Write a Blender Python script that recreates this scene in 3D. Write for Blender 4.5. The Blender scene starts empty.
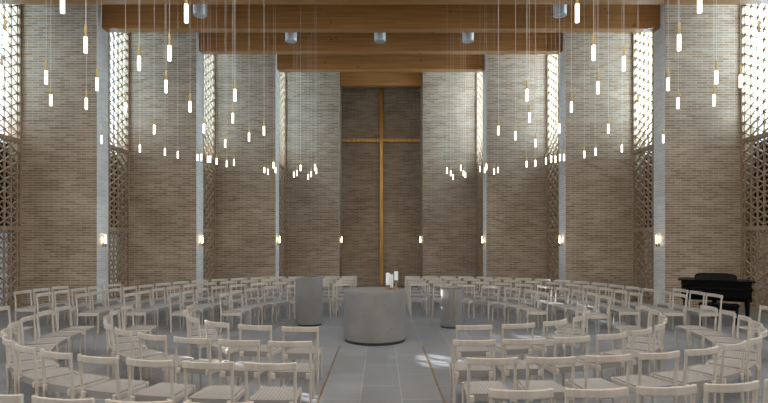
import bpy, bmesh, math, random
from mathutils import Vector, Matrix
random.seed(7)
scn = bpy.context.scene
C = scn.collection
PI = math.pi

# ------------------------------------------------------------------ helpers
def nd(nt, t, **kw):
    n = nt.nodes.new(t)
    for k, v in kw.items():
        if k in n.inputs: n.inputs[k].default_value = v
        else: setattr(n, k, v)
    return n

def new_mat(name):
    m = bpy.data.materials.new(name); m.use_nodes = True
    nt = m.node_tree
    b = nt.nodes['Principled BSDF']
    return m, nt, b

def noise_mat(name, c1, c2, scale=8, rough=.6, stretch=(1,1,1), metal=0, bump=0, detail=4, coord='Object', lo=.35, hi=.65, spec=.5):
    m, nt, b = new_mat(name)
    L = nt.links
    tc = nd(nt, 'ShaderNodeTexCoord'); mp = nd(nt, 'ShaderNodeMapping')
    mp.inputs['Scale'].default_value = stretch
    L.new(tc.outputs[coord], mp.inputs['Vector'])
    n = nd(nt, 'ShaderNodeTexNoise', Scale=scale, Detail=detail)
    L.new(mp.outputs[0], n.inputs['Vector'])
    r = nd(nt, 'ShaderNodeValToRGB')
    r.color_ramp.elements[0].position = lo; r.color_ramp.elements[1].position = hi
    r.color_ramp.elements[0].color = (*c1, 1); r.color_ramp.elements[1].color = (*c2, 1)
    L.new(n.outputs['Fac'], r.inputs[0]); L.new(r.outputs[0], b.inputs['Base Color'])
    b.inputs['Roughness'].default_value = rough; b.inputs['Metallic'].default_value = metal
    b.inputs['Specular IOR Level'].default_value = spec
    if bump:
        bp = nd(nt, 'ShaderNodeBump', Strength=bump, Distance=.004)
        L.new(n.outputs['Fac'], bp.inputs['Height']); L.new(bp.outputs[0], b.inputs['Normal'])
    return m

def emit_mat(name, col, s):
    m, nt, b = new_mat(name)
    b.inputs['Base Color'].default_value = (*col, 1)
    b.inputs['Emission Color'].default_value = (*col, 1)
    b.inputs['Emission Strength'].default_value = s
    b.inputs['Roughness'].default_value = .4
    return m

def brick_mat(name, c1, c2, mort, drift):
    m, nt, b = new_mat(name); L = nt.links
    uv = nd(nt, 'ShaderNodeUVMap'); uv.uv_map = 'UVMap'
    br = nd(nt, 'ShaderNodeTexBrick')
    br.inputs['Color1'].default_value = (*c1, 1)
    br.inputs['Color2'].default_value = (*c2, 1)
    br.inputs['Mortar'].default_value = (*mort, 1)
    br.inputs['Scale'].default_value = 1
    br.inputs['Mortar Size'].default_value = .008
    br.inputs['Mortar Smooth'].default_value = .2
    br.inputs['Brick Width'].default_value = .30
    br.inputs['Row Height'].default_value = .0667
    br.inputs['Bias'].default_value = -.1
    L.new(uv.outputs[0], br.inputs['Vector'])
    # a few burnt dark bricks, gathered in drifts
    mp = nd(nt, 'ShaderNodeMapping'); mp.inputs['Scale'].default_value = (.9, 5, 1)
    L.new(uv.outputs[0], mp.inputs['Vector'])
    n = nd(nt, 'ShaderNodeTexNoise', Scale=1.1, Detail=5, Roughness=.7)
    L.new(mp.outputs[0], n.inputs['Vector'])
    r = nd(nt, 'ShaderNodeValToRGB')
    r.color_ramp.elements[0].position = .3; r.color_ramp.elements[0].color = (.55, .50, .46, 1)
    r.color_ramp.elements[1].position = .55; r.color_ramp.elements[1].color = (1, 1, 1, 1)
    L.new(n.outputs['Fac'], r.inputs[0])
    mx = nd(nt, 'ShaderNodeMix', data_type='RGBA', blend_type='MULTIPLY')
    mx.inputs[0].default_value = drift
    L.new(br.outputs['Color'], mx.inputs[6]); L.new(r.outputs[0], mx.inputs[7])
    n2 = nd(nt, 'ShaderNodeTexNoise', Scale=.6, Detail=3)
    L.new(uv.outputs[0], n2.inputs['Vector'])
    r2 = nd(nt, 'ShaderNodeValToRGB')
    r2.color_ramp.elements[0].position = .35; r2.color_ramp.elements[0].color = (.86, .84, .82, 1)
    r2.color_ramp.elements[1].position = .65; r2.color_ramp.elements[1].color = (1.08, 1.08, 1.08, 1)
    L.new(n2.outputs['Fac'], r2.inputs[0])
    mx2 = nd(nt, 'ShaderNodeMix', data_type='RGBA', blend_type='MULTIPLY'); mx2.inputs[0].default_value = 1
    L.new(mx.outputs[2], mx2.inputs[6]); L.new(r2.outputs[0], mx2.inputs[7])
    L.new(mx2.outputs[2], b.inputs['Base Color'])
    bp = nd(nt, 'ShaderNodeBump', Strength=.6, Distance=.01); bp.invert = True
    L.new(br.outputs['Fac'], bp.inputs['Height']); L.new(bp.outputs[0], b.inputs['Normal'])
    b.inputs['Roughness'].default_value = .9; b.inputs['Specular IOR Level'].default_value = .15
    return m

def floor_mat():
    m, nt, b = new_mat('stone_tiles'); L = nt.links
    uv = nd(nt, 'ShaderNodeUVMap'); uv.uv_map = 'UVMap'
    mp = nd(nt, 'ShaderNodeMapping')
    mp.inputs['Rotation'].default_value = (0, 0, PI/2)
    mp.inputs['Location'].default_value = (.35, .248, 0)
    L.new(uv.outputs[0], mp.inputs['Vector'])
    br = nd(nt, 'ShaderNodeTexBrick')
    br.offset = .5
    br.inputs['Color1'].default_value = (.197, .204, .215, 1)
    br.inputs['Color2'].default_value = (.255, .263, .277, 1)
    br.inputs['Mortar'].default_value = (.34, .34, .34, 1)
    br.inputs['Scale'].default_value = 1
    br.inputs['Mortar Size'].default_value = .006
    br.inputs['Brick Width'].default_value = 1.15
    br.inputs['Row Height'].default_value = .496
    L.new(mp.outputs[0], br.inputs['Vector'])
    n = nd(nt, 'ShaderNodeTexNoise', Scale=1.4, Detail=6, Roughness=.6)
    L.new(uv.outputs[0], n.inputs['Vector'])
    r = nd(nt, 'ShaderNodeValToRGB')
    r.color_ramp.elements[0].position = .3; r.color_ramp.elements[0].color = (.82, .80, .78, 1)
    r.color_ramp.elements[1].position = .7; r.color_ramp.elements[1].color = (1.1, 1.1, 1.1, 1)
    L.new(n.outputs['Fac'], r.inputs[0])
    mx = nd(nt, 'ShaderNodeMix', data_type='RGBA', blend_type='MULTIPLY'); mx.inputs[0].default_value = 1
    L.new(br.outputs['Color'], mx.inputs[6]); L.new(r.outputs[0], mx.inputs[7])
    L.new(mx.outputs[2], b.inputs['Base Color'])
    mr = nd(nt, 'ShaderNodeMapRange'); mr.inputs['To Min'].default_value = .36; mr.inputs['To Max'].default_value = .56
    L.new(n.outputs['Fac'], mr.inputs['Value']); L.new(mr.outputs[0], b.inputs['Roughness'])
    b.inputs['Specular IOR Level'].default_value = .5
    return m

def wood_beam_mat():
    m, nt, b = new_mat('glulam'); L = nt.links
    tc = nd(nt, 'ShaderNodeTexCoord')
    mp = nd(nt, 'ShaderNodeMapping'); mp.inputs['Scale'].default_value = (.5, 6, 22)
    L.new(tc.outputs['Object'], mp.inputs['Vector'])
    n = nd(nt, 'ShaderNodeTexNoise', Scale=1.3, Detail=5, Roughness=.6)
    L.new(mp.outputs[0], n.inputs['Vector'])
    r = nd(nt, 'ShaderNodeValToRGB')
    r.color_ramp.elements[0].position = .3; r.color_ramp.elements[0].color = (.28, .125, .034, 1)
    r.color_ramp.elements[1].position = .7; r.color_ramp.elements[1].color = (.48, .235, .078, 1)
    L.new(n.outputs['Fac'], r.inputs[0])
    # knots
    mp2 = nd(nt, 'ShaderNodeMapping'); mp2.inputs['Scale'].default_value = (1.0, 1.0, 1.9)
    L.new(tc.outputs['Object'], mp2.inputs['Vector'])
    v = nd(nt, 'ShaderNodeTexVoronoi', Scale=1.7)
    L.new(mp2.outputs[0], v.inputs['Vector'])
    r2 = nd(nt, 'ShaderNodeValToRGB')
    r2.color_ramp.elements[0].position = .04; r2.color_ramp.elements[0].color = (.25, .2, .17, 1)
    r2.color_ramp.elements[1].position = .12; r2.color_ramp.elements[1].color = (1, 1, 1, 1)
    L.new(v.outputs['Distance'], r2.inputs[0])
    mx = nd(nt, 'ShaderNodeMix', data_type='RGBA', blend_type='MULTIPLY'); mx.inputs[0].default_value = .8
    L.new(r.outputs[0], mx.inputs[6]); L.new(r2.outputs[0], mx.inputs[7])
    L.new(mx.outputs[2], b.inputs['Base Color'])
    b.inputs['Roughness'].default_value = .42; b.inputs['Specular IOR Level'].default_value = .5
    return m

def cord_seat_mat():
    m, nt, b = new_mat('woven_cord'); L = nt.links
    tc = nd(nt, 'ShaderNodeTexCoord')
    w1 = nd(nt, 'ShaderNodeTexWave', Scale=14, Distortion=.4); w1.bands_direction = 'Y'
    w2 = nd(nt, 'ShaderNodeTexWave', Scale=9, Distortion=.3); w2.bands_direction = 'X'
    L.new(tc.outputs['Object'], w1.inputs['Vector']); L.new(tc.outputs['Object'], w2.inputs['Vector'])
    ml = nd(nt, 'ShaderNodeMath', operation='MULTIPLY')
    L.new(w1.outputs['Fac'], ml.inputs[0]); L.new(w2.outputs['Fac'], ml.inputs[1])
    r = nd(nt, 'ShaderNodeValToRGB')
    r.color_ramp.elements[0].color = (.26, .24, .22, 1); r.color_ramp.elements[1].color = (.41, .38, .35, 1)
    L.new(ml.outputs[0], r.inputs[0]); L.new(r.outputs[0], b.inputs['Base Color'])
    bp = nd(nt, 'ShaderNodeBump', Strength=.5, Distance=.003)
    L.new(ml.outputs[0], bp.inputs['Height']); L.new(bp.outputs[0], b.inputs['Normal'])
    b.inputs['Roughness'].default_value = .9
    return m

M = {
 'brick': brick_mat('brown_brick', (.285, .21, .14), (.435, .348, .258), (.53, .47, .40), .5), 'sidelit': brick_mat('sidelit_brick', (.58, .55, .515), (.70, .675, .64), (.77, .75, .73), .0), 'floor': floor_mat(), 'beam': wood_beam_mat(), 'seat': cord_seat_mat(),
 'ash': noise_mat('pale_ash', (.455, .395, .335), (.53, .475, .41), 3, .5, (6, 6, .8)),
 'lattice': noise_mat('lattice_wood', (.35, .245, .155), (.46, .335, .225), 3, .6, (3, 3, 1)),
 'frame': noise_mat('frame_wood', (.27, .18, .11), (.36, .25, .155), 3, .6, (3, 3, .5)),
 'concrete': noise_mat('dark_concrete', (.205, .193, .178), (.245, .232, .215), 2.5, .8, (1, 1, 1), 0, 0, 8, spec=.25),
 'recess': noise_mat('plinth_black', (.02, .02, .02), (.03, .03, .03), 5, .7),
 'brass': noise_mat('brass', (.36, .27, .11), (.46, .36, .17), 4, .42, (1, 1, 1), .9),
 'crossbrass': noise_mat('cross_brass', (.48, .27, .07), (.68, .41, .13), 2, .42, (6, 6, .6), .85),
 'brassdk': noise_mat('aged_brass', (.30, .19, .08), (.42, .27, .12), 6, .45, (1, 1, 1), .7),
 'cord': noise_mat('steel_cord', (.55, .53, .50), (.62, .60, .57), 4, .5),
 'tube': emit_mat('opal_tube', (1.0, .88, .74), 4.0),
 'bulb': emit_mat('flame_bulb', (1.0, .72, .42), 30.0),
 'downlight': noise_mat('grey_metal', (.40, .41, .42), (.50, .51, .52), 3, .45, (1, 1, 1), .3),
 'lens': noise_mat('downlight_lens', (.30, .31, .33), (.36, .37, .39), 3, .35),
 'wax': noise_mat('white_wax', (.80, .80, .79), (.88, .88, .87), 5, .5),
 'wick': noise_mat('wick', (.04, .035, .03), (.06, .05, .05), 5, .9),
 'piano': noise_mat('black_lacquer', (.002, .002, .002), (.003, .003, .003), 3, .4, spec=.1),
 'ivory': noise_mat('ivory', (.5, .48, .43), (.6, .58, .52), 3, .4),
 'ceiling': noise_mat('ceiling_board', (.30, .22, .145), (.40, .30, .20), 2, .7, (1, 12, 1)),
 'plaster': noise_mat('pale_render', (.46, .43, .40), (.52, .49, .46), 3, .85),
 'corridorglass': noise_mat('dark_corridor_glass', (.012, .011, .010), (.02, .018, .016), 1, .15),  # unlit corridor behind the lattice put into the pane colour
 'daylight': None, 'lowlight': None,
}

def pane_mat(name, col, s, trans):
    m = bpy.data.materials.new(name); m.use_nodes = True
    nt = m.node_tree; nt.nodes.clear(); L = nt.links
    o = nd(nt, 'ShaderNodeOutputMaterial'); mx = nd(nt, 'ShaderNodeMixShader')
    t = nd(nt, 'ShaderNodeBsdfTransparent'); e = nd(nt, 'ShaderNodeEmission')
    e.inputs['Color'].default_value = (*col, 1); e.inputs['Strength'].default_value = s
    mx.inputs[0].default_value = 1 - trans
    L.new(t.outputs[0], mx.inputs[1]); L.new(e.outputs[0], mx.inputs[2]); L.new(mx.outputs[0], o.inputs[0])
    return m
M['daylight'] = pane_mat('daylit_glass', (.55, .80, 1.0), 11.5, 0)
M['daylight2'] = pane_mat('bright_daylit_glass', (.60, .82, 1.0), 24.0, 0)
M['sun_slot'] = pane_mat('sun_slot_glass', (.60, .82, 1.0), 8.0, .75)
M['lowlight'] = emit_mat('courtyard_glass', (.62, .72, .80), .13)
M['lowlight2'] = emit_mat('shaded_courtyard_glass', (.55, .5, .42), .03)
M['side_fill'] = emit_mat('side_fill_glow', (.84, .92, 1.0), 3.4)  # unseen panels added beside the camera, glow fills the room sideways
M['roof_fill'] = emit_mat('roof_fill_glow', (1.0, .95, .89), 3.6)  # unseen panels added overhead to brighten floor and seats

def obj(name, bm, mat, parent=None, smooth=False):
    me = bpy.data.meshes.new(name)
    bmesh.ops.recalc_face_normals(bm, faces=bm.faces[:])
    bm.to_mesh(me); bm.free()
    if smooth:
        for p in me.polygons: p.use_smooth = True
        try: me.set_sharp_from_angle(angle=math.radians(40))
        except Exception: pass
    me.materials.append(mat)
    o = bpy.data.objects.new(name, me); C.objects.link(o)
    if parent: o.parent = parent
    return o

def tag(o, label, cat, group=None):
    o['label'] = label; o['category'] = cat
    if group: o['group'] = group
    return o

def empty(name, loc=(0,0,0), rz=0):
    o = bpy.data.objects.new(name, None); C.objects.link(o)
    o.location = loc; o.rotation_euler = (0, 0, rz); o.empty_display_size = .1
    return o

def structure(o):
    o['kind'] = 'structure'; return o

def B(): return bmesh.new()

def box(bm, x0, x1, y0, y1, z0, z1, mat=None):
    vs = []
    for z in (z0, z1):
        for x, y in ((x0, y0), (x1, y0), (x1, y1), (x0, y1)):
            v = Vector((x, y, z)); vs.append(bm.verts.new(mat @ v if mat else v))
    for f in ((0,3,2,1), (4,5,6,7), (0,1,5,4), (1,2,6,5), (2,3,7,6), (3,0,4,7)):
        bm.faces.new([vs[i] for i in f])
    return vs

def bbox(bm, x0, x1, y0, y1, z0, z1, bev=.004, seg=1):
    b2 = bmesh.new(); box(b2, x0, x1, y0, y1, z0, z1)
    bmesh.ops.bevel(b2, geom=b2.edges[:], offset=bev, segments=seg, affect='EDGES')
    me = bpy.data.meshes.new('tmp'); b2.to_mesh(me); b2.free(); bm.from_mesh(me); bpy.data.meshes.remove(me)

def lathe(bm, prof, cx=0, cy=0, n=24, ztop=None):
    """prof: list of (r, z) bottom to top; closed at both ends"""
    rings = []
    for r, z in prof:
        ring = []
        for i in range(n):
            a = 2*PI*i/n
            zz = ztop(r*math.cos(a), r*math.sin(a), z) if ztop else z
            ring.append(bm.verts.new((cx + r*math.cos(a), cy + r*math.sin(a), zz)))
        rings.append(ring)
    for a, b in zip(rings, rings[1:]):
        for i in range(n): bm.faces.new((a[i], a[(i+1) % n], b[(i+1) % n], b[i]))
    bm.faces.new(rings[0][::-1]); bm.faces.new(rings[-1])

def tube(bm, p, q, r, n=8, r2=None):
    p, q = Vector(p), Vector(q); d = (q-p).normalized()
    u = d.orthogonal().normalized(); w = d.cross(u)
    r2 = r if r2 is None else r2
    A = [bm.verts.new(p + (u*math.cos(2*PI*i/n) + w*math.sin(2*PI*i/n))*r) for i in range(n)]
    D = [bm.verts.new(q + (u*math.cos(2*PI*i/n) + w*math.sin(2*PI*i/n))*r2) for i in range(n)]
    for i in range(n): bm.faces.new((A[i], A[(i+1) % n], D[(i+1) % n], D[i]))
    bm.faces.new(A[::-1]); bm.faces.new(D)

def meter_uv(o):
    me = o.data
    uv = me.uv_layers.new(name='UVMap')
    for p in me.polygons:
        n = p.normal
        for li in p.loop_indices:
            v = me.vertices[me.loops[li].vertex_index].co
            if abs(n.z) > .7: uv.data[li].uv = (v.x, v.y)
            elif abs(n.x) > .7: uv.data[li].uv = (v.y + .13, v.z)
            else: uv.data[li].uv = (v.x, v.z)

# ------------------------------------------------------------------ camera
CAMZ = 1.9
cam = bpy.data.cameras.new('camera'); cam.lens = 24; cam.sensor_width = 36
cam.shift_x = 3/768; cam.shift_y = 38.5/768; cam.clip_start = .05; cam.clip_end = 200
co = bpy.data.objects.new('camera', cam); C.objects.link(co)
co.location = (0, 0, CAMZ); co.rotation_euler = (PI/2, 0, 0)
scn.camera = co

# ------------------------------------------------------------------ room shell
H = 9.3
X = {-2: 14.35, -1: 12.2, 0: 10.06, 1: 7.96, 2: 5.84, 3: 3.716, 4: 1.637}
W = {-2: 9.0, -1: 10.75, 0: 12.5, 1: 14.34, 2: 16.2, 3: 18.05, 4: 19.95}
XO, YB = 16.6, -8.0        # outer side walls and the wall behind the camera
RT = .6

bm = B(); box(bm, -XO-1, XO+1, YB-.5, 22.5, -.3, 0)
fl = structure(obj('floor', bm, M['floor'])); meter_uv(fl)
bm = B()
RL = ((-9.5, -5.5), (-2.0, 2.0), (5.5, 9.5))      # added glowing fill panels overhead, out of view (x ranges)
ry0, ry1 = -5.0, 8.2
box(bm, -XO-.6, XO+.6, YB-.5, ry0, H, H+.3); box(bm, -XO-.6, XO+.6, ry1, W[-2], H, H+.3)
xs_ = [-XO-.6] + [v for p in RL for v in p] + [XO+.6]
for i in range(0, len(xs_), 2): box(bm, xs_[i], xs_[i+1], ry0, ry1, H, H+.3)
for k in range(-2, 5):
    x = X[k] + (1.0 if k < 4 else .6)
    box(bm, -x, x, W[k], W.get(k+1, 21.9), H, H+.3)
structure(obj('ceiling', bm, M['ceiling']))
for i, (x0, x1) in enumerate(RL):
    t = structure(empty('window_%d' % (40+i)))  # added overhead fill panel with bars, never in view
    bm = B(); box(bm, x0, x1, ry0, ry1, H+.2, H+.22); obj('glass_pane', bm, M['roof_fill'], t)
    bm = B()
    for y in (ry0, ry0+3.3, ry0+6.6, ry0+9.9, ry1-.08): box(bm, x0, x1, y, y+.08, H+.02, H+.2)
    obj('window_frame', bm, M['frame'], t)

for s, side in ((-1, 'left'), (1, 'right')):
    bm = B()
    for k in range(-2, 5):
        xin = X[k]; xout = (X[k-1] if k > -2 else XO) + .6
        x0, x1 = sorted((s*xin, s*xout))
        y1 = W[k] + RT
        if k == 4: y1 = 21.9
        box(bm, x0, x1, W[k], y1, 0, H)
    w = structure(obj('wall_' + side, bm, M['brick'])); meter_uv(w)
    w.data.materials.append(M['sidelit'])          # pier ends: paler brick copy, side daylight put into the colour
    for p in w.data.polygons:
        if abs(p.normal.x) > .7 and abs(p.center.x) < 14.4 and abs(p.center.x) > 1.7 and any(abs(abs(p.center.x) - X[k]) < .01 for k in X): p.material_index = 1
    # nave side wall beside and behind the camera: dado, head and piers between added glowing panels
    bm = B(); x0, x1 = sorted((s*XO, s*(XO+.4)))
    box(bm, x0, x1, YB, 9.05, 0, 1.0); box(bm, x0, x1, YB, 9.05, 7.6, H)
    for y in (YB, -4.0, 0.0, 4.0, 8.0): box(bm, x0, x1, y, min(y+1.1, 9.05), 1.0, 7.6)
    w = structure(obj('wall_nave_' + side, bm, M['brick'])); meter_uv(w)
    for i, y in enumerate((YB+1.1, -2.9, 1.1, 5.1)):
        t = empty('window_%d' % (20 + i + (s+1)*4)); structure(t)  # added side fill panel with bars, never in view
        bm = B(); xx = s*(XO+.2); box(bm, min(xx, xx+s*.03), max(xx, xx+s*.03), y, y+2.9, 1.0, 7.6)
        obj('glass_pane', bm, M['side_fill'], t)
        bm = B()
        for a, b_ in ((y, y+.08), (y+1.41, y+1.49), (y+2.82, y+2.9)): box(bm, min(xx-s*.1, xx), max(xx-s*.1, xx), a, b_, 1.0, 7.6)
        for z in (1.0, 2.2, 4.65, 7.52): box(bm, min(xx-s*.1, xx), max(xx-s*.1, xx), y+.08, y+2.82, z, z+.08)
        obj('window_frame', bm, M['frame'], t)

bm = B(); box(bm, -X[4]-.6, X[4]+.6, 21.3, 21.9, 0, H)
w = structure(obj('wall_altar', bm, M['brick'])); meter_uv(w)
bm = B(); box(bm, -XO-.4, XO+.4, YB-.4, YB, 0, H)
w = structure(obj('wall_rear', bm, M['plaster'])); meter_uv(w)

# beams across between the piers
for k in range(0, 5):
    bm = B(); x = X[k] - .002
    yf = W[k] + .25
    bbox(bm, -x, x, yf, yf+.30, 7.9 + (0, .03, .07, .10, .10)[k], H-.002, .008)
    structure(obj('ceiling_beam', bm, M['beam']))

# ------------------------------------------------------------------ lattice windows
def seg_clip(y0, z0, y1, z1, a, b, c, d):
    """clip the segment to a<=y<=b, c<=z<=d"""
    t0, t1 = 0.0, 1.0; dy, dz = y1-y0, z1-z0
    for p, q in ((-dy, y0-a), (dy, b-y0), (-dz, z0-c), (dz, d-z0)):
        if abs(p) < 1e-9:
            if q < 0: return None
            continue
        r = q/p
        if p < 0: t0 = max(t0, r)
        else: t1 = min(t1, r)
    if t1 - t0 < 1e-3: return None
    return (y0+dy*t0, z0+dz*t0, y0+dy*t1, z0+dz*t1)

def lattice_mesh(xa, xb, y0, y1, z0, z1):
    bm = B(); P = .235; Q = P*2/math.sqrt(3); th = .0145
    def bar(a, b, c, d):
        v = Vector((0, c-a, d-b)); L_ = v.length; ang = math.atan2(d-b, c-a)
        m = Matrix.Translation((0, (a+c)/2, (b+d)/2)) @ Matrix.Rotation(ang, 4, 'X')
        box(bm, xa, xb, -L_/2, L_/2, -th, th, m)
    y = y0 + P*.5
    while y < y1 - .02:
        box(bm, xa, xb, y-th, y+th, z0, z1); y += P
    t30 = math.tan(math.radians(30)); yr = y0 + P*.5
    for sg in (1, -1):
        n0 = int((z0 - 4)/Q) - 1; n1 = int((z1+4)/Q) + 1
        for n in range(n0, n1):
            ya, yb = y0-.5, y1+.5
            c = seg_clip(ya, n*Q + sg*t30*(ya-yr), yb, n*Q + sg*t30*(yb-yr), y0, y1, z0, z1)
            if c: bar(*c)
    return bm

TIERS = ((.12, 2.16), (2.28, 4.60), (4.72, H-.1))
wn = 0
for s in (-1, 1):
    for k in range(-2, 4):
        wn += 1
        y0, y1 = W[k] + RT, W[k+1]
        xi = s*X[k]; t = empty('window_%d' % wn, (0, 0, 0)); structure(t)
        fx0, fx1 = sorted((xi + s*.0, xi + s*.12))
        bm = B()
        f = .055
        box(bm, fx0, fx1, y0, y0+f, 0, H); box(bm, fx0, fx1, y1-f, y1, 0, H)
        for za, zb in ((0, .12), (2.16, 2.28), (4.60, 4.72), (H-.1, H)): box(bm, fx0, fx1, y0+f, y1-f, za, zb)
        obj('window_frame', bm, M['frame'], t)
        lx0, lx1 = sorted((xi + s*.03, xi + s*.078))
        for i, (za, zb) in enumerate(TIERS):
            obj('lattice_screen', lattice_mesh(lx0, lx1, y0+f, y1-f, za, zb), M['lattice'], t)
            px0, px1 = sorted((xi + s*.40, xi + s*.42))
            if i == 2:      # clear lowest strip added to keep the sun patches small, the rest opaque
                bm = B(); box(bm, px0, px1, y0, y1, za-.12, 5.28); obj('sun_slot_pane', bm, M['sun_slot'], t)
                za = 5.40
            bm = B(); box(bm, px0, px1, y0-.0, y1, za-.12, zb+.1)
            obj('glass_pane', bm, [M['lowlight'] if s < 0 else M['lowlight2'], M['corridorglass'], M['daylight'] if s < 0 else M['daylight2']][i], t)

# ------------------------------------------------------------------ floor inlays
for i, s in enumerate((-1, 1)):
    bm = B(); box(bm, s*.742-.011, s*.742+.011, -2, 9.2, .0, .004)
    structure(obj('trim_%d' % (i+1), bm, M['brassdk']))

# ------------------------------------------------------------------ cross
t = empty('wall_cross', (.02, 21.22, 0))
bm = B(); bbox(bm, -.07, .07, -.07, .07, .02, H-.02, .004); obj('upright', bm, M['crossbrass'], t)
bm = B(); bbox(bm, -1.63, 1.60, -.075, .065, 5.95, 6.085, .004); obj('crossbar', bm, M['crossbrass'], t)
tag(t, 'tall slender golden cross spanning the dark brick niche behind the altar', 'cross')

# ------------------------------------------------------------------ altar
AX, AY = -.116, 9.74
t = empty('altar', (AX, AY, 0))
bm = B(); lathe(bm, [(.572, 0), (.572, .045)], n=64); obj('plinth', bm, M['recess'], t, True)
bm = B(); lathe(bm, [(.575, .045), (.588, .06), (.588, .90), (.588, .94), (.582, .95)], n=96); body = obj('body', bm, M['concrete'], t, True)
bm = B(); lathe(bm, [(.586, .95), (.586, .957)], n=96); obj('top_slab', bm, M['concrete'], t, True)
for ang, z in ((-1.25, .74), (-1.9, .52), (-1.05, .30)):
    bm = B(); p = Vector((.589*math.cos(ang), .589*math.sin(ang), z)); tube(bm, p*1 - Vector((math.cos(ang), math.sin(ang), 0))*.01, p + Vector((math.cos(ang), math.sin(ang), 0))*.002, .008, 8)
    obj('cast_hole', bm, M['recess'], body)
# faint cast letters low on the front: four upright strokes with small bars
bm = B()
def stroke(u0, z0, u1, z1):
    r = .588
    def P(u, z):
        a = -PI/2 + u/r
        return Vector((math.cos(a)*(r+.0015), math.sin(a)*(r+.0015), z))
    tube(bm, P(u0, z0), P(u1, z1), .004, 6)
stroke(-.115, .09, -.115, .17); stroke(-.115, .17, -.085, .12); stroke(-.085, .12, -.055, .17); stroke(-.055, .17, -.055, .09)
stroke(-.02, .09, -.02, .17)
stroke(.015, .09, .045, .17); stroke(.045, .17, .075, .09); stroke(.03, .12, .06, .12)
stroke(.11, .09, .11, .17); stroke(.11, .17, .15, .17)
obj('cast_lettering', bm, M['concrete'], body)
tag(t, 'large round grey concrete altar on a dark recessed plinth', 'altar')

def candle(x, y, hz, h, r, lab):
    t = empty('candle', (AX + x, AY + y, .957))
    bm = B(); lathe(bm, [(r*1.15, 0), (r*1.15, .012), (r*.72, .02), (r*.72, hz-.015), (r*1.02, hz-.01), (r*1.02, hz)], n=20); obj('candle_holder', bm, M['brassdk'], t, True)
    bm = B(); lathe(bm, [(r, hz), (r, hz+h-.004), (r*.93, hz+h)], n=20); c = obj('wax_pillar', bm, M['wax'], t, True)
    bm = B(); tube(bm, (0, 0, hz+h), (.002, 0, hz+h+.02), .002, 5); obj('wick', bm, M['wick'], c)
    tag(t, lab, 'candle', 'pillar candles on the altar')
candle(.245, -.10, .10, .225, .039, 'white pillar candle on low brass holder, leftmost of three on the altar')
candle(.315, .0, .035, .25, .033, 'white pillar candle on the lowest holder, middle of three on the altar')
candle(.40, -.12, .19, .165, .036, 'short white pillar candle on the tallest brass holder, rightmost on the altar')

# ------------------------------------------------------------------ ambo (left) and font (right)
t = empty('ambo', (-1.61, 11.5, 0))
bm = B(); lathe(bm, [(.27, 0), (.27, .04)], n=48); obj('plinth', bm, M['recess'], t, True)
bm = B()
sl = lambda x, y, z: z + (x*.10 + y*.02 if z > .9 else 0)
lathe(bm, [(.302, .04), (.308, .05), (.308, 1.055), (.300, 1.063), (.262, 1.063), (.262, 1.0)], n=64, ztop=sl); obj('body', bm, M['concrete'], t, True)
bm = B(); tube(bm, (-.06, 0, 1.07), (-.05, -.06, 1.17), .008, 8); tube(bm, (-.05, -.06, 1.17), (-.048, -.07, 1.20), .013, 8); obj('microphone', bm, M['brassdk'], t)
tag(t, 'tall dark concrete cylinder lectern with sloping top, left of the altar', 'lectern')

t = empty('baptismal_font', (1.54, 11.2, 0))
bm = B(); lathe(bm, [(.238, 0), (.238, .025)], n=40); obj('plinth', bm, M['recess'], t, True)
bm = B(); lathe(bm, [(.23, .03), (.235, .04), (.235, .84), (.23, .85)], n=64); bd = obj('body', bm, M['concrete'], t, True)
bm = B(); a = -PI/2 + .08; tube(bm, (.236*math.cos(a), .236*math.sin(a), .04), (.236*math.cos(a), .236*math.sin(a), .845), .008, 6); obj('brass_seam', bm, M['brass'], t)
bm = B(); lathe(bm, [(.240, .85), (.244, .855), (.244, .88), (.24, .885), (.19, .885), (.17, .86)], n=64); obj('basin', bm, M['concrete'], t, True)
tag(t, 'slim grey concrete cylinder font with vertical brass seam, right of the altar', 'font')

# ------------------------------------------------------------------ wall lights on the pier ends
ORD = ['first','second','third','fourth','fifth','sixth','seventh','eighth','ninth','tenth','eleventh','twelfth','thirteenth','fourteenth','fifteenth','sixteenth','seventeenth','eighteenth','nineteenth','twentieth']
pier = {1: 'widest pale pier', 2: 'second pale pier', 3: 'third narrow pier', 4: 'narrow niche edge'}
for s in (-1, 1):
    for k in (1, 2, 3, 4):
        t = empty('wall_sconce', (s*X[k], W[k]+ (.30 if k < 4 else .22), 1.72), 0 if s < 0 else PI)
        bm = B(); bbox(bm, 0, .012, -.03, .03, -.02, .10, .003); obj('back_plate', bm, M['brassdk'], t)
        bm = B(); tube(bm, (.012, 0, .02), (.075, 0, .02), .007, 8); obj('bracket', bm, M['brassdk'], t)
        bm = B(); lathe(bm, [(.012, -.02), (.02, -.01), (.022, .06), (.022, .085)], .085, 0, 16); obj('cup', bm, M['brassdk'], t, True)
        bm = B(); lathe(bm, [(.010, .085), (.014, .11), (.014, .18), (.008, .27), (.002, .32)], .085, 0, 16); obj('bulb', bm, M['bulb'], t, True)
        tag(t, 'small brass candle-like wall light on the %s %s of the cross' % (pier[k], 'left' if s < 0 else 'right'), 'wall light', 'wall lights on the pier ends')

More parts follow.
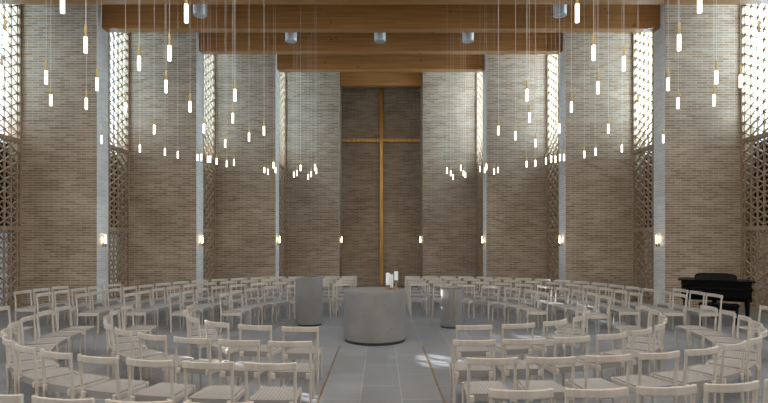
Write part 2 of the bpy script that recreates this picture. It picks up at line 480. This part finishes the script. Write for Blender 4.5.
# ------------------------------------------------------------------ ceiling downlights
for x, y, l in ((-4.88, 13.8, 'leftmost in the front bay'), (4.82, 13.8, 'rightmost in the front bay'), (-2.74, 15.6, 'left of three in the second bay'), (-.03, 15.6, 'centred above the altar axis'), (2.65, 15.6, 'right of three in the second bay')):
    t = empty('ceiling_downlight', (x, y, 7.95))
    bm = B(); lathe(bm, [(.17, 0), (.178, .01), (.178, H-7.95)], n=32); obj('housing', bm, M['downlight'], t, True)
    bm = B(); lathe(bm, [(.15, -.004), (.15, .0)], n=32); obj('lens', bm, M['lens'], t, True)
    tag(t, 'grey cylindrical downlight between timber beams, ' + l, 'ceiling light', 'downlights between the beams')

# ------------------------------------------------------------------ pendants
def make_pendant():
    t = empty('pendant_lamp')
    bm = B(); lathe(bm, [(.0155, 0), (.0165, .004), (.0165, .150), (.0155, .153)], n=14); obj('opal_tube', bm, M['tube'], t, True)
    bm = B(); lathe(bm, [(.0130, .153), (.0130, .268), (.010, .272)], n=14); obj('brass_cap', bm, M['brass'], t, True)
    bm = B(); tube(bm, (0, 0, .272), (0, 0, H-3.745), .0025, 5); obj('cord', bm, M['cord'], t)
    return t
def copy_tree(o):
    c = o.copy(); C.objects.link(c)
    for ch in o.children:
        d = ch.copy(); C.objects.link(d); d.parent = c
        for g in ch.children:
            e = g.copy(); C.objects.link(e); e.parent = d
    return c
PL = [(5.5,47.6),(62.5,13),(85.6,52.8),(1.5,79.6),(46.1,84.1),(50.8,105.8),(86.3,109.1),(97,90.5),(186.3,22.6),(139,70.4),(169.5,60.7),
      (125.5,113.3),(166,92.7),(190,112.1),(235,101),(232.7,123),(263.9,135.2),(203.8,133),(225.1,147.4),(249,141.2),
      (197.5,160.8),(201.2,160.8),(207.8,162.5),(210.2,162.5),(216.6,164.6),(226.7,166.9),(234,165.5),
      (101.5,143.6),(139.9,152.2),(154.2,134),(164.9,155.5),(177.8,158.2),
      (264.4,172.9),(267.9,174.6),(273.4,168.2),(275.5,172.9),(293.9,177.2),(296.9,175.8),(300.5,170.8),(308.2,179.5),(311,176.9),(314.9,170.3),(316.3,173.8)]
PR = [(679.1,50.6),(699.7,12.7),(759.5,49),(668.1,90.5),(678.1,108.7),(716.4,83.8),(714,105.8),(740.6,87.5),(577.2,22.3),(593.7,60.4),(623.9,70.7),
      (598,93.8),(571.4,112.4),(637.9,113.3),(527,100.9),(529.5,122.5),(498.5,135),(559.4,133),(608.4,123*1.0+10.3),
      (584.3,157.9),(595.6,155.2),(621.9,152.2),(663.2,143),(515.6,140),(535.6,146.9),(526.6,167.2),(535.4,166.4),(546,164.3),(551.2,162.5),
      (555.4,162.5),(559.9,160.8),(564.1,160.8),(447,173.4),(450.8,176),(453.1,179.5),(460.9,170.8),(463.5,176),(465.4,177.7),
      (480,171.7),(484.7,172.9),(486.4,169.9),(494.1,174.3),(497.9,172.9)]
tiers = [(60.2, 'nearest highest-looking'), (100, 'second-nearest'), (125, 'middle-distance'), (149, 'inner-ring'), (164, 'farther low-looking'), (999, 'farthest lowest-looking')]
base = make_pendant(); first = True
for s, lst in ((-1, PL), (1, PR)):
    cnt = {}
    for px, py in sorted(lst):
        D = 512*1.84/(240-py); xx = (px-381)*D/512
        nm = next(n for lim, n in tiers if py < lim)
        cnt[nm] = cnt.get(nm, 0) + 1
        o = base if first else copy_tree(base); first = False
        o.location = (xx, D, 3.74)
        tag(o, 'glowing brass tube pendant, %s from left among the %s pendants %s of the cross' % (ORD[cnt[nm]-1], nm, 'left' if s < 0 else 'right'), 'pendant lamp', 'tube pendants over the chairs')

# ------------------------------------------------------------------ chairs
def make_chair():
    t = empty('chapel_chair')
    hw, dp = .245, .43
    # local: -Y is the back (posts at y=-.21), +Y the front
    yb, yf = -.205, .205
    r = .0165
    for sx in (-1, 1):
        x = sx*(hw-.02)
        bm = B(); tube(bm, (x, yb, 0), (x, yb, .45), r*.92, 8, r); tube(bm, (x, yb, .45), (x, yb-.025, .777), r, 8, r*.92)
        obj('rear_leg', bm, M['ash'], t, True)
    for sx in (-1, 1):
        x = sx*(hw-.052)
        bm = B(); tube(bm, (x, yf, 0), (x, yf, .415), r*.9, 8, r); tube(bm, (x, yf, .415), (x, yf, .42), r, 8, r*.8)
        obj('front_leg', bm, M['ash'], t, True)
    # side rails and cross rails
    bm = B()
    for sx in (-1, 1):
        x = sx*(hw-.052)
        bbox(bm, x-.022, x+.022, yb-.026, yf+.004, .345, .410, .006)
    for v in bm.verts: v.co.x *= 1 - .12*(v.co.y-yb)/.41
    box(bm, -hw+.06, hw-.06, -.02, .02, .364, .392)
    obj('seat_frame', bm, M['ash'], t)
    # woven seat: slightly dished box
    bm = B(); nx, ny = 6, 6; xs = hw-.036; g = []
    for j in range(ny+1):
        row = []
        for i in range(nx+1):
            u, v = i/nx*2-1, j/ny*2-1
            z = .428 - .014*(1-u*u)*(1-v*v)
            if j in (0, ny): z -= .006
            row.append(bm.verts.new((u*xs*(1-.065*(v+1)), (yb+.002) + (yf+.022-yb-.002)*(v+1)/2, z)))
        g.append(row)
    for j in range(ny):
        for i in range(nx): bm.faces.new((g[j][i], g[j][i+1], g[j+1][i+1], g[j+1][i]))
    lo = [[bm.verts.new((vv.co.x, vv.co.y, .352)) for vv in (g[0][0], g[0][-1], g[-1][-1], g[-1][0])]][0]
    bm.faces.new(lo[::-1])
    bm.faces.new([lo[0], lo[1]] + g[0][::-1]); bm.faces.new([lo[2], lo[3]] + g[-1])
    bm.faces.new([lo[1], lo[2]] + [g[j][-1] for j in range(ny, -1, -1)]); bm.faces.new([lo[3], lo[0]] + [g[j][0] for j in range(ny+1)])
    obj('seat', bm, M['seat'], t)
    # curved top rail, bowed backwards
    bm = B(); n = 10; rings = []
    for i in range(n+1):
        u = i/n*2-1; x = u*(hw-.001)
        y = yb-.026 - .048*(1-u*u)
        hh = .033; th = .012
        ring = []
        for dy, dz in ((-th, -hh+.006), (-th+.005, -hh), (th-.005, -hh), (th, -hh+.006), (th, hh-.006), (th-.005, hh), (-th+.005, hh), (-th, hh-.006)):
            ring.append(bm.verts.new((x, y+dy, .745+dz)))
        rings.append(ring)
    for a, b_ in zip(rings, rings[1:]):
        for i in range(8): bm.faces.new((a[i], a[(i+1) % 8], b_[(i+1) % 8], b_[i]))
    bm.faces.new(rings[0]); bm.faces.new(rings[-1][::-1])
    obj('backrest', bm, M['ash'], t)
    return t

def ring_points(rx, ry, n, sy, pitch, x0, yend, cx=0.0, cy=9.9):
    """points on a quarter superellipse from the centre aisle round to the side aisle, spaced evenly"""
    pts = []; N = 1500
    for i in range(N+1):
        a = PI/2*i/N
        x = rx*math.sin(a)**(2/n); y = ry*math.cos(a)**(2/n)
        pts.append((x, y))
    out = []; acc = None; prev = None
    for i, (x, y) in enumerate(pts):
        if x < x0: prev = (x, y); continue
        if y < yend: break
        if acc is None: d = 1e9
        else:
            acc += math.hypot(x-prev[0], y-prev[1]); d = acc
        ex = n*(x/rx)**(n-1)/rx; ey = n*(y/ry)**(n-1)/ry; el = math.hypot(ex, ey)
        inner = (x - ex/el*.46, y - ey/el*.46)
        if d >= pitch and (acc is None or math.hypot(inner[0]-last[0], inner[1]-last[1]) > .515):
            last = inner
            out.append((cx + x, cy + sy*y, ex, sy*ey)); acc = 0.0
        prev = (x, y)
    return out

chair0 = make_chair(); state = {'used': False, 'n': 0}
ROWN = ['innermost', 'second', 'third', 'fourth', 'fifth', 'outermost']
def place(s, near, row, rx, ry, n, pitch, x0, yend, ymax=99, ymin=-99, cx=0.0):
    pts = ring_points(rx, ry, n, -1 if near else 1, pitch, x0, yend, cx)
    pts = [p for p in pts if ymin <= p[1] <= ymax]
    N = len(pts); block = '%s %s block' % ('near' if near else 'far', 'left' if s < 0 else 'right')
    for i, (x, y, ex, ey) in enumerate(pts):
        x *= s; ex *= s
        px = 381 + 512*x/y
        if px < -45 or px > 768+45: continue
        f = Vector((-ex, -ey)).normalized()
        fx, fy = f
        dm = min(1, (abs(x)/2.2))**1.2 if near else 1
        rz = math.atan2(-fx*dm, fy)
        o = chair0 if not state['used'] else copy_tree(chair0)
        state['used'] = True; state['n'] += 1
        # (x, y) is the top rail; the chair's middle lies .23 m inward
        jit = random.uniform(-.015, .015)
        o.location = (x + fx*.235, y + fy*.235, 0)
        o.rotation_euler = (0, 0, rz + random.uniform(-.025, .025))
        if i <= (N-1)/2: w = '%s from the centre aisle' % ORD[i]
        else: w = '%s from the side aisle' % ORD[N-1-i]
        tag(o, 'pale wooden chair with woven seat, %s, %s row, %s' % (w, ROWN[row], block), 'chair', 'chairs in the %s' % block)

# near blocks (backs to the camera)
for s, rxs, rys in ((-1, (3.30, 4.33, 5.36, 6.36), (3.30, 4.22, 5.22, 6.36)), (1, (3.50, 4.48, 5.56, 6.52), (3.19, 4.15, 5.02, 6.05))):
    for k in range(4):
        place(s, True, k, rxs[k], rys[k], 2.85, (.635, .59, .582, .572)[k], (1.06, 1.02, 1.02, 1.13)[k] if s < 0 else (1.24 if k == 0 else 1.06), .85)
# far blocks
for s, rxs, rys in ((-1, (3.30, 4.33, 5.28, 6.20, 7.12, 7.95), (3.35, 4.25, 5.2, 6.05, 6.6, 7.0)), (1, (3.50, 4.5, 5.4, 6.22, 6.92), (3.35, 4.25, 5.2, 6.05, 6.6))):
    for k in range(len(rxs)):
        ymax = 99
        if k == 4: ymax = 13.3 if s < 0 else 11.95
        if k == 5: ymax = 12.5
        place(s, False, k, rxs[k], rys[k], 2.75, (.60, .57, .55, .54, .54, .54)[k], .98, .38 if k < 5 else 1.3, ymax)
print('chairs', state['n'])

# ------------------------------------------------------------------ grand piano
t = empty('grand_piano', (7.93, 12.15, 0), -.56); t.scale = (.9, .95, 1)
# outline of the case seen from above; keyboard towards the altar side of the room (local -Y), tail towards +Y... narrow inside the bay
out = [(-.76, -.42), (.76, -.42), (.76, .0), (.72, .22), (.58, .40), (.30, .48), (-.20, .50), (-.60, .47), (-.76, .36)]
def slab(z0, z1, k=1.0, ylim=None):
    bm = B()
    pts = [(x*k, y*k) for x, y in out]
    a = [bm.verts.new((x, y, z0)) for x, y in pts]; b_ = [bm.verts.new((x, y, z1)) for x, y in pts]
    bm.faces.new(a[::-1]); bm.faces.new(b_)
    for i in range(len(a)):
        j = (i+1) % len(a); bm.faces.new((a[i], a[j], b_[j], b_[i]))
    bmesh.ops.bevel(bm, geom=[e for e in bm.edges if abs(e.verts[0].co.z-e.verts[1].co.z) < 1e-5], offset=.008, segments=2, affect='EDGES')
    return bm
obj('case', slab(.50, .94), M['piano'], t)
obj('lid', slab(.94, .965, 1.10), M['piano'], t)
bm = B(); bbox(bm, -.74, .74, -.66, -.40, .60, .74, .012, 2); kb = obj('keybed', bm, M['piano'], t)
bm = B(); bbox(bm, -.64, .64, -.64, -.42, .74, .80, .01); obj('fallboard', bm, M['piano'], kb)
for sx in (-1, 1):
    bm = B(); bbox(bm, sx*.70-.05, sx*.70+.05, -.66, -.40, .74, .86, .02, 2); obj('arm', bm, M['piano'], t)
bm = B()
bmesh.ops.create_grid(bm, x_segments=1, y_segments=1, size=.01); bm.clear()
pr = [(-.46, .965), (-.47, 1.05), (-.42, 1.10), (-.26, 1.125), (0, 1.13), (.26, 1.125), (.42, 1.10), (.47, 1.05), (.46, .965)]
a = [bm.verts.new((x, -.20 + (z-.965)*.35, z)) for x, z in pr]; b_ = [bm.verts.new((x, -.17 + (z-.965)*.35, z)) for x, z in pr]
bm.faces.new(a); bm.faces.new(b_[::-1])
for i in range(len(a)): j = (i+1) % len(a); bm.faces.new((a[i], b_[i], b_[j], a[j]))
obj('music_desk', bm, M['piano'], t)
for x, y in ((-.66, -.48), (.66, -.48), (0, .36)):
    bm = B(); lathe(bm, [(.03, .08), (.035, .12), (.05, .30), (.06, .58)], x, y, 12); g = obj('leg', bm, M['piano'], t, True)
    bm = B(); lathe(bm, [(.02, 0), (.036, .02), (.036, .06), (.02, .08)], x, y, 12); obj('caster', bm, M['brassdk'], g, True)
bm = B(); bbox(bm, -.10, .10, -.40, -.34, .10, .18, .01); tube(bm, (-.07, -.37, .18), (-.07, -.37, .58), .014, 8); tube(bm, (.07, -.37, .18), (.07, -.37, .58), .014, 8); ly = obj('pedal_lyre', bm, M['piano'], t)
for x in (-.05, 0, .05):
    bm = B(); bbox(bm, x-.012, x+.012, -.48, -.40, .08, .095, .004); obj('pedal', bm, M['brassdk'], ly)
tag(t, 'black grand piano with closed lid and raised music desk by the wall', 'piano')
t = empty('piano_bench', (7.45, 11.3, 0), -.56)
bm = B(); bbox(bm, -.38, .38, -.17, .17, .43, .50, .02, 2); obj('seat_pad', bm, M['piano'], t)
bm = B(); bbox(bm, -.36, .36, -.15, .15, .37, .43, .004); obj('bench_frame', bm, M['piano'], t)
for x in (-.33, .33):
    for y in (-.12, .12):
        bm = B(); bbox(bm, x-.022, x+.022, y-.022, y+.022, 0, .37, .004); obj('leg', bm, M['piano'], t)
tag(t, 'low black piano bench standing in front of the grand piano', 'bench')

# ------------------------------------------------------------------ light
w = bpy.data.worlds.new('world'); scn.world = w; w.use_nodes = True
bg = w.node_tree.nodes['Background']
bg.inputs['Color'].default_value = (.75, .86, 1, 1); bg.inputs['Strength'].default_value = 1.0
sun = bpy.data.lights.new('sun', 'SUN'); sun.energy = 34; sun.angle = math.radians(.3); sun.color = (.95, .97, 1)
so = bpy.data.objects.new('sun', sun); C.objects.link(so)
so.rotation_euler = Vector((10.8, -5.5, -4.78)).to_track_quat('-Z', 'Y').to_euler()
so.location = (-30, 30, 20)

scn.view_settings.view_transform = 'Standard'
scn.view_settings.look = 'None'
scn.view_settings.gamma = 1
scn.view_settings.use_curve_mapping = False
scn.view_settings.exposure = 0
scn.cycles.use_denoising = True
scn.cycles.max_bounces = 6
scn.cycles.diffuse_bounces = 4
scn.cycles.sample_clamp_indirect = 4
